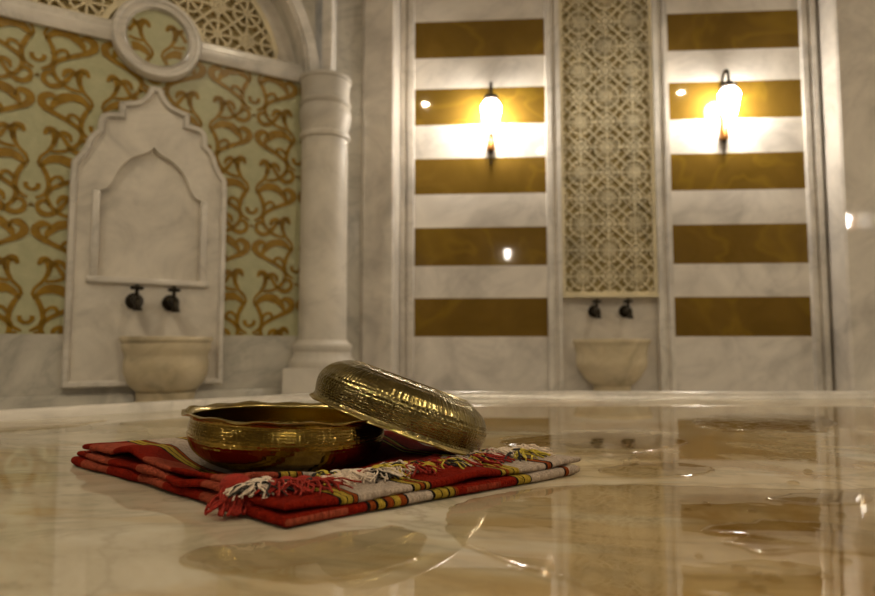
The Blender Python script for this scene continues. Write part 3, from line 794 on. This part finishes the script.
DR = [(.187,.408,.0042),(.193,.398,.0036),(.199,.390,.0045),(.178,.381,.0038),(.183,.374,.0034),(.222,.416,.0040),(.262,.422,.0036),(.172,.432,.0030),(.232,.395,.0038),(.275,.395,.0045),(.250,.372,.0040),(.300,.417,.0038),(.210,.550,.0035),(.235,.570,.004),(.262,.545,.0035),(.33,.535,.004),(.42,.56,.004),(.36,.66,.005),(.41,.72,.005),(.45,.78,.005)]
def drop(r):
    bm = bmesh.new(); lathe(bm, [(r, 0), (r*.92, r*.28), (r*.7, r*.5), (r*.35, r*.6), (0, r*.62)], 20)
    return bm
first = None
for i, (x, y, r) in enumerate(DR):
    if first is None:
        first = obj('water_drop', drop(.004), WATER, sm=60); o = first
    else:
        o = first.copy(); COL.objects.link(o)
    o.location = (x, y, ZP+(.0014 if y < .64 else .0003)); o.scale = (r/.004*1.25, r/.004, r/.004); o.rotation_euler = (0,0,i*1.1)
    tag(o, 'small bead of water on the wet marble right of the towel', 'water drop', 'water drops on the platform')

# ------------------------------------------------------------------ folded towel
TA, TBc, TCc, TD = Vector((-.428,.761)), Vector((-.115,.495)), Vector((.164,.710)), Vector((-.155,.980))   # left, front, right, back corners
def at_uv(u, v): return (TA*(1-u)+TBc*u)*(1-v) + (TD*(1-u)+TCc*u)*v
def cloth_layer(name, mat, parent, u0, u1, v0, v1, zlo, thick, lift, wob, seed):
    """one folded layer: closed, rounded edges; lift(u,v) raises the middle surface"""
    lu, lv = .41, .352
    def axis(a, b, L, n):
        r = thick*.55
        s = [(1-math.cos(PI*.5*i/5))*r/L for i in range(6)]
        xs = [a+q for q in s]; m = n
        xs += [a+r/L + (b-a-2*r/L)*i/m for i in range(1, m)]
        xs += [b-q for q in reversed(s)]
        return xs
    us = axis(u0, u1, lu, 70); vs = axis(v0, v1, lv, 60)
    bm = bmesh.new(); uvl = bm.loops.layers.uv.new('UVMap')
    r = thick*.55
    def prof(u, v):
        d = min((u-u0)*lu, (u1-u)*lu, (v-v0)*lv, (v1-v)*lv)
        k = min(1, max(0, d/r)); return math.sqrt(max(0, 1-(1-k)**2))
    info = {}
    def vert(u, v, top):
        p = at_uv(u, v)
        ex = wob*noise.noise(Vector((p.x*16+seed, p.y*16, seed))); ey = wob*noise.noise(Vector((p.x*16, p.y*16+seed, seed+5)))
        zc = zlo+thick/2+lift(u, v)
        h = thick/2*prof(u, v)*(1+.30*noise.noise(Vector((p.x*30+seed, p.y*30, 4))))
        if top: h *= 1+.22*noise.noise(Vector((p.x*45, p.y*45, seed)))*(1 if lift(u, v) > .0005 else .3)
        zz = zc+(h if top else -h); zz = ZP+.0004+(zz-ZP-.0004)*(.42+.58*away(u, v))
        q = bm.verts.new((p.x+ex, p.y+ey, max(zz, ZP+.0005)))
        info[q] = (u, v); return q
    T = [[vert(u, v, True) for v in vs] for u in us]
    B = [[(T[i][j] if i in (0, len(us)-1) or j in (0, len(vs)-1) else vert(u, v, False)) for j, v in enumerate(vs)] for i, u in enumerate(us)]
    for G, flip in ((T, False), (B, True)):
        for i in range(len(us)-1):
            for j in range(len(vs)-1):
                q = [G[i][j], G[i+1][j], G[i+1][j+1], G[i][j+1]]
                if flip: q.reverse()
                try: f = bm.faces.new(q)
                except ValueError: continue
                for lp in f.loops: lp[uvl].uv = info[lp.vert]
    return obj(name, bm, mat, parent, sm=80)
tw = thing('folded_towel', 'red striped woven bath towel folded flat on the wet marble under two brass bowls', 'towel', (0,0,0))
BC = Vector((-.168,.712))
def away(u, v, r0=.085, r1=.13):   # 0 below the bowls, 1 well away from them
    p = at_uv(u, v); d = min((p-BC).length, (p-Vector((.02,.79))).length+.02)
    return max(0, min(1, (d-r0)/(r1-r0)))
def ripple(u, v, amp, seed):
    p = at_uv(u, v)
    return max(0, noise.noise(Vector((p.x*13+seed, p.y*13, seed))))*amp
cloth_layer('bottom_fold', CLOTH_LOW, tw, .0, 1.0, .0, .985, ZP+.0006, .0092, lambda u, v: away(u, v)*ripple(u, v, .002, 6), .006, 2)
cloth_layer('middle_fold', CLOTH_TOP, tw, .015, .985, .006, 1.0, ZP+.0097, .0066, lambda u, v: away(u, v)*(.0004 + ripple(u, v, .006, 3)), .008, 11)
def top_lift(u, v):
    e = max(0, 1-v/.30)           # the folded side bulges up in soft waves
    w = .5+.5*math.sin(u*24+1.2*math.sin(v*9))
    return away(u, v, .085, .16)*(ripple(u, v, .005, 9)*(1 if u < .5 else .35)+.0015 + e*min(1, u*3+.1)*(.002+.009*w*min(1, (1-e)*3+.35)))
top = cloth_layer('upper_fold', CLOTH_UPPER, tw, .045, .80, .02, .97, ZP+.0164, .0060, top_lift, .005, 21)

# tassels along the edge of the upper fold
def strand(bm, p0, d, L, rad, mi, seed, droop=.0):
    rr = random.Random(seed); pts = []; side = Vector((-d.y, d.x, 0))
    ph = rr.uniform(0, 6); am = rr.uniform(.002, .006)
    n = 7
    for i in range(n):
        f = i/(n-1)
        z = p0.z*(1-f)+droop*f + .004*math.sin(PI*f)*rr.uniform(.6, 1.3)
        p = Vector((p0.x, p0.y, 0))+d*L*f+side*(am*math.sin(f*5+ph)*f*1.6)
        pts.append(Vector((p.x, p.y, z)))
    tube(bm, catmull(pts, 3), rad, 6, mi)
def tassel(base, ang, L, kind, seed, zl, fat=1.0, count=22):
    rr = random.Random(seed)
    d = Vector((math.cos(ang), math.sin(ang), 0))
    mats = {'red': [Y_RED, Y_BLK], 'white': [Y_WHT, Y_RED], 'yellow': [Y_YEL, Y_BLK], 'mixed': [Y_WHT, Y_BLK]}[kind]
    bm = bmesh.new()
    b = Vector(base)
    ball(bm, b, .0062*fat, 1.2, 1.2, .8, 10)
    ball(bm, b+d*.008, .0048, 1.2, 1.2, .8, 10, 1)
    for k in range(count):
        a2 = ang+rr.uniform(-.75, .75); dd = Vector((math.cos(a2), math.sin(a2), 0))
        strand(bm, b+Vector((rr.uniform(-.003,.003), rr.uniform(-.003,.003), rr.uniform(-.002,.002))), dd, L*rr.uniform(.7, 1.15), rr.uniform(.0006,.0011)*fat, 1 if (kind in ('yellow','mixed') and k % 3 == 0) else 0, seed*31+k, zl+rr.uniform(0, .004))
    return obj('tassel', bm, mats, tw, sm=60)
fd = (TBc-TA).normalized(); fa = math.atan2(fd.y, fd.x)
kinds = ['red','mixed','mixed','red','red','white','yellow','white','white','mixed','yellow','white','yellow','red','red','yellow','white','red','red','yellow','mixed','white','white','yellow','white','white']
for i, k in enumerate(kinds):
    v = .02+.95*i/(len(kinds)-1)
    p = at_uv(.83+rnd.uniform(-.03, .03), v)
    L = rnd.uniform(.026, .046)
    ang = fa+rnd.uniform(-.9, .9)
    if i == 0: p = at_uv(.79, .03); ang = fa-.55; L = .034
    z0 = ZP+.0180+top_lift(.78, v)*.5+rnd.uniform(0, .002)
    o = tassel((p.x, p.y, z0), ang, L, k, 100+i, ZP+.0168 if i else ZP+.004, 1.0 if i else 1.9, 22 if i else 34)
    o['label'] = {'red': 'red yarn tassel', 'white': 'white yarn tassel', 'yellow': 'yellow and black yarn tassel', 'mixed': 'white and black yarn tassel'}[k]
# a twisted cord of knots lying along the fringe
bm = bmesh.new(); pts = []
for i in range(60):
    v = .30+.62*i/59; p = at_uv(.835+.02*math.sin(i*.35)+.012*math.sin(i*.9), v)
    pts.append((p.x, p.y, ZP+.0185+.0025*math.sin(i*.8)+.001))
tube(bm, pts, .0034, 8, [(1 if i % 4 == 0 else (2 if (i//4) % 3 == 0 else 0)) for i in range(60)])
o = obj('fringe_cord', bm, [Y_YEL, Y_BLK, Y_RED], tw, sm=60); o['label'] = 'yellow cord bound with black'

# ------------------------------------------------------------------ the two brass bowls
def make_bowl(label, mat, D, flare=1.0):
    t = thing('hammered_bowl', label, 'bowl', (0,0,0), (0,0,0), 'hammered brass bath bowls')
    r = D/2; k = D/.215
    outer = [(0,.0006),(.030,.0004),(.062,0),(.070,.0006),(.0765,.0026),(.0860,.0076),(.0940,.0140),(.0988,.0210),(.1012,.0280),(.1014,.0345),(.1002,.0415),(.0992,.0465),(.1004,.0500)]
    dense = catmull([(a, b, 0) for a, b in outer], 4)
    prof = [(p.x*k, p.y*k) for p in dense]
    prof = [(max(0, a), b) for a, b in prof]; prof[0] = (0, prof[0][1])
    th = .0016
    inn = [(max(0, a-th*(1 if b > .012*k else .4)), b+(th if b < .02*k else th*.3)) for a, b in prof]; inn[0] = (0, inn[0][1])
    bm = bmesh.new(); lathe(bm, prof+list(reversed(inn)), 96); obj('body', bm, mat, t, sm=60)
    # flared wavy lip
    bm = bmesh.new(); seg = 144; lp = [(a_, b_+.0010) for a_, b_ in [(.0975,.0462),(.1003,.0486),(.1045,.0504),(.1075,.0512),(.1078,.0522),(.1060,.0528),(.1020,.0520),(.0978,.0498),(.0970,.0475)]]
    rows = []
    for a, b in lp:
        row = []
        for i in range(seg):
            th_ = 2*PI*i/seg; f = max(0, (a-.0985)/.009)*flare
            wv = .0011*f*(math.sin(th_*15+.6*math.sin(th_*2))+.6*math.sin(th_*7+1))
            rr = (min(a, .1)+max(0, a-.1)*flare+.0006*f*math.sin(th_*22))*k
            row.append(bm.verts.new((rr*math.cos(th_), rr*math.sin(th_), (b+wv)*k)))
        rows.append(row)
    for a, b in zip(rows, rows[1:]+rows[:1]):
        for i in range(seg): bm.faces.new((a[i], a[(i+1)%seg], b[(i+1)%seg], b[i]))
    obj('lip', bm, RIM, t, sm=60)
    bm = bmesh.new()      # raised ring around the bottom
    lathe(bm, [(.064*k,.0012),(.0655*k,-.0008),(.068*k,-.0008),(.0705*k,.0016)], 96); obj('foot_ring', bm, RIM, t, sm=60)
    return t
b1 = make_bowl('upright hammered brass bowl with a wavy rim standing on the towel', BRASS, .222)
b1.location = (BC.x+.003, BC.y, ZP+.0122); b1.rotation_euler = (R(.6), R(2.2), R(25))
b2 = make_bowl('upturned hammered brass bowl leaning on the rim of the upright bowl', BRASS_OLD, .219, .40)
b2.rotation_mode = 'QUATERNION'
tilt = Matrix.Rotation(R(20), 4, 'Y') @ Matrix.Rotation(R(-4), 4, 'X') @ Matrix.Rotation(PI, 4, 'X')
D2 = .219; k2 = D2/.215
ctr = Vector((-.0485, .752, .4688))        # centre of its rim circle
b2.rotation_quaternion = tilt.to_quaternion()
b2.location = ctr - tilt.to_3x3() @ Vector((0,0,.0515*k2))

# ------------------------------------------------------------------ camera, world, view
cam = bpy.data.cameras.new('camera'); co = bpy.data.objects.new('camera', cam); COL.objects.link(co)
co.location = (0, 0, .56); co.rotation_euler = (R(90)+math.atan(47/640), 0, 0)
cam.sensor_width = 36; cam.lens = 36*640/875; cam.clip_start = .01
cam.dof.use_dof = True; cam.dof.focus_distance = .70; cam.dof.aperture_fstop = 5.0
sc.camera = co
w = bpy.data.worlds.new('world'); sc.world = w; w.use_nodes = True
w.node_tree.nodes['Background'].inputs[0].default_value = (.02,.016,.01,1)
sc.view_settings.view_transform = 'Standard'; sc.view_settings.look = 'None'
sc.view_settings.exposure = 2.15; sc.view_settings.gamma = 1; sc.view_settings.use_curve_mapping = False
sc.cycles.max_bounces = 10; sc.cycles.diffuse_bounces = 5; sc.cycles.glossy_bounces = 6; sc.cycles.transparent_max_bounces = 12
sc.cycles.sample_clamp_indirect = 6; sc.cycles.caustics_reflective = False; sc.cycles.caustics_refractive = False
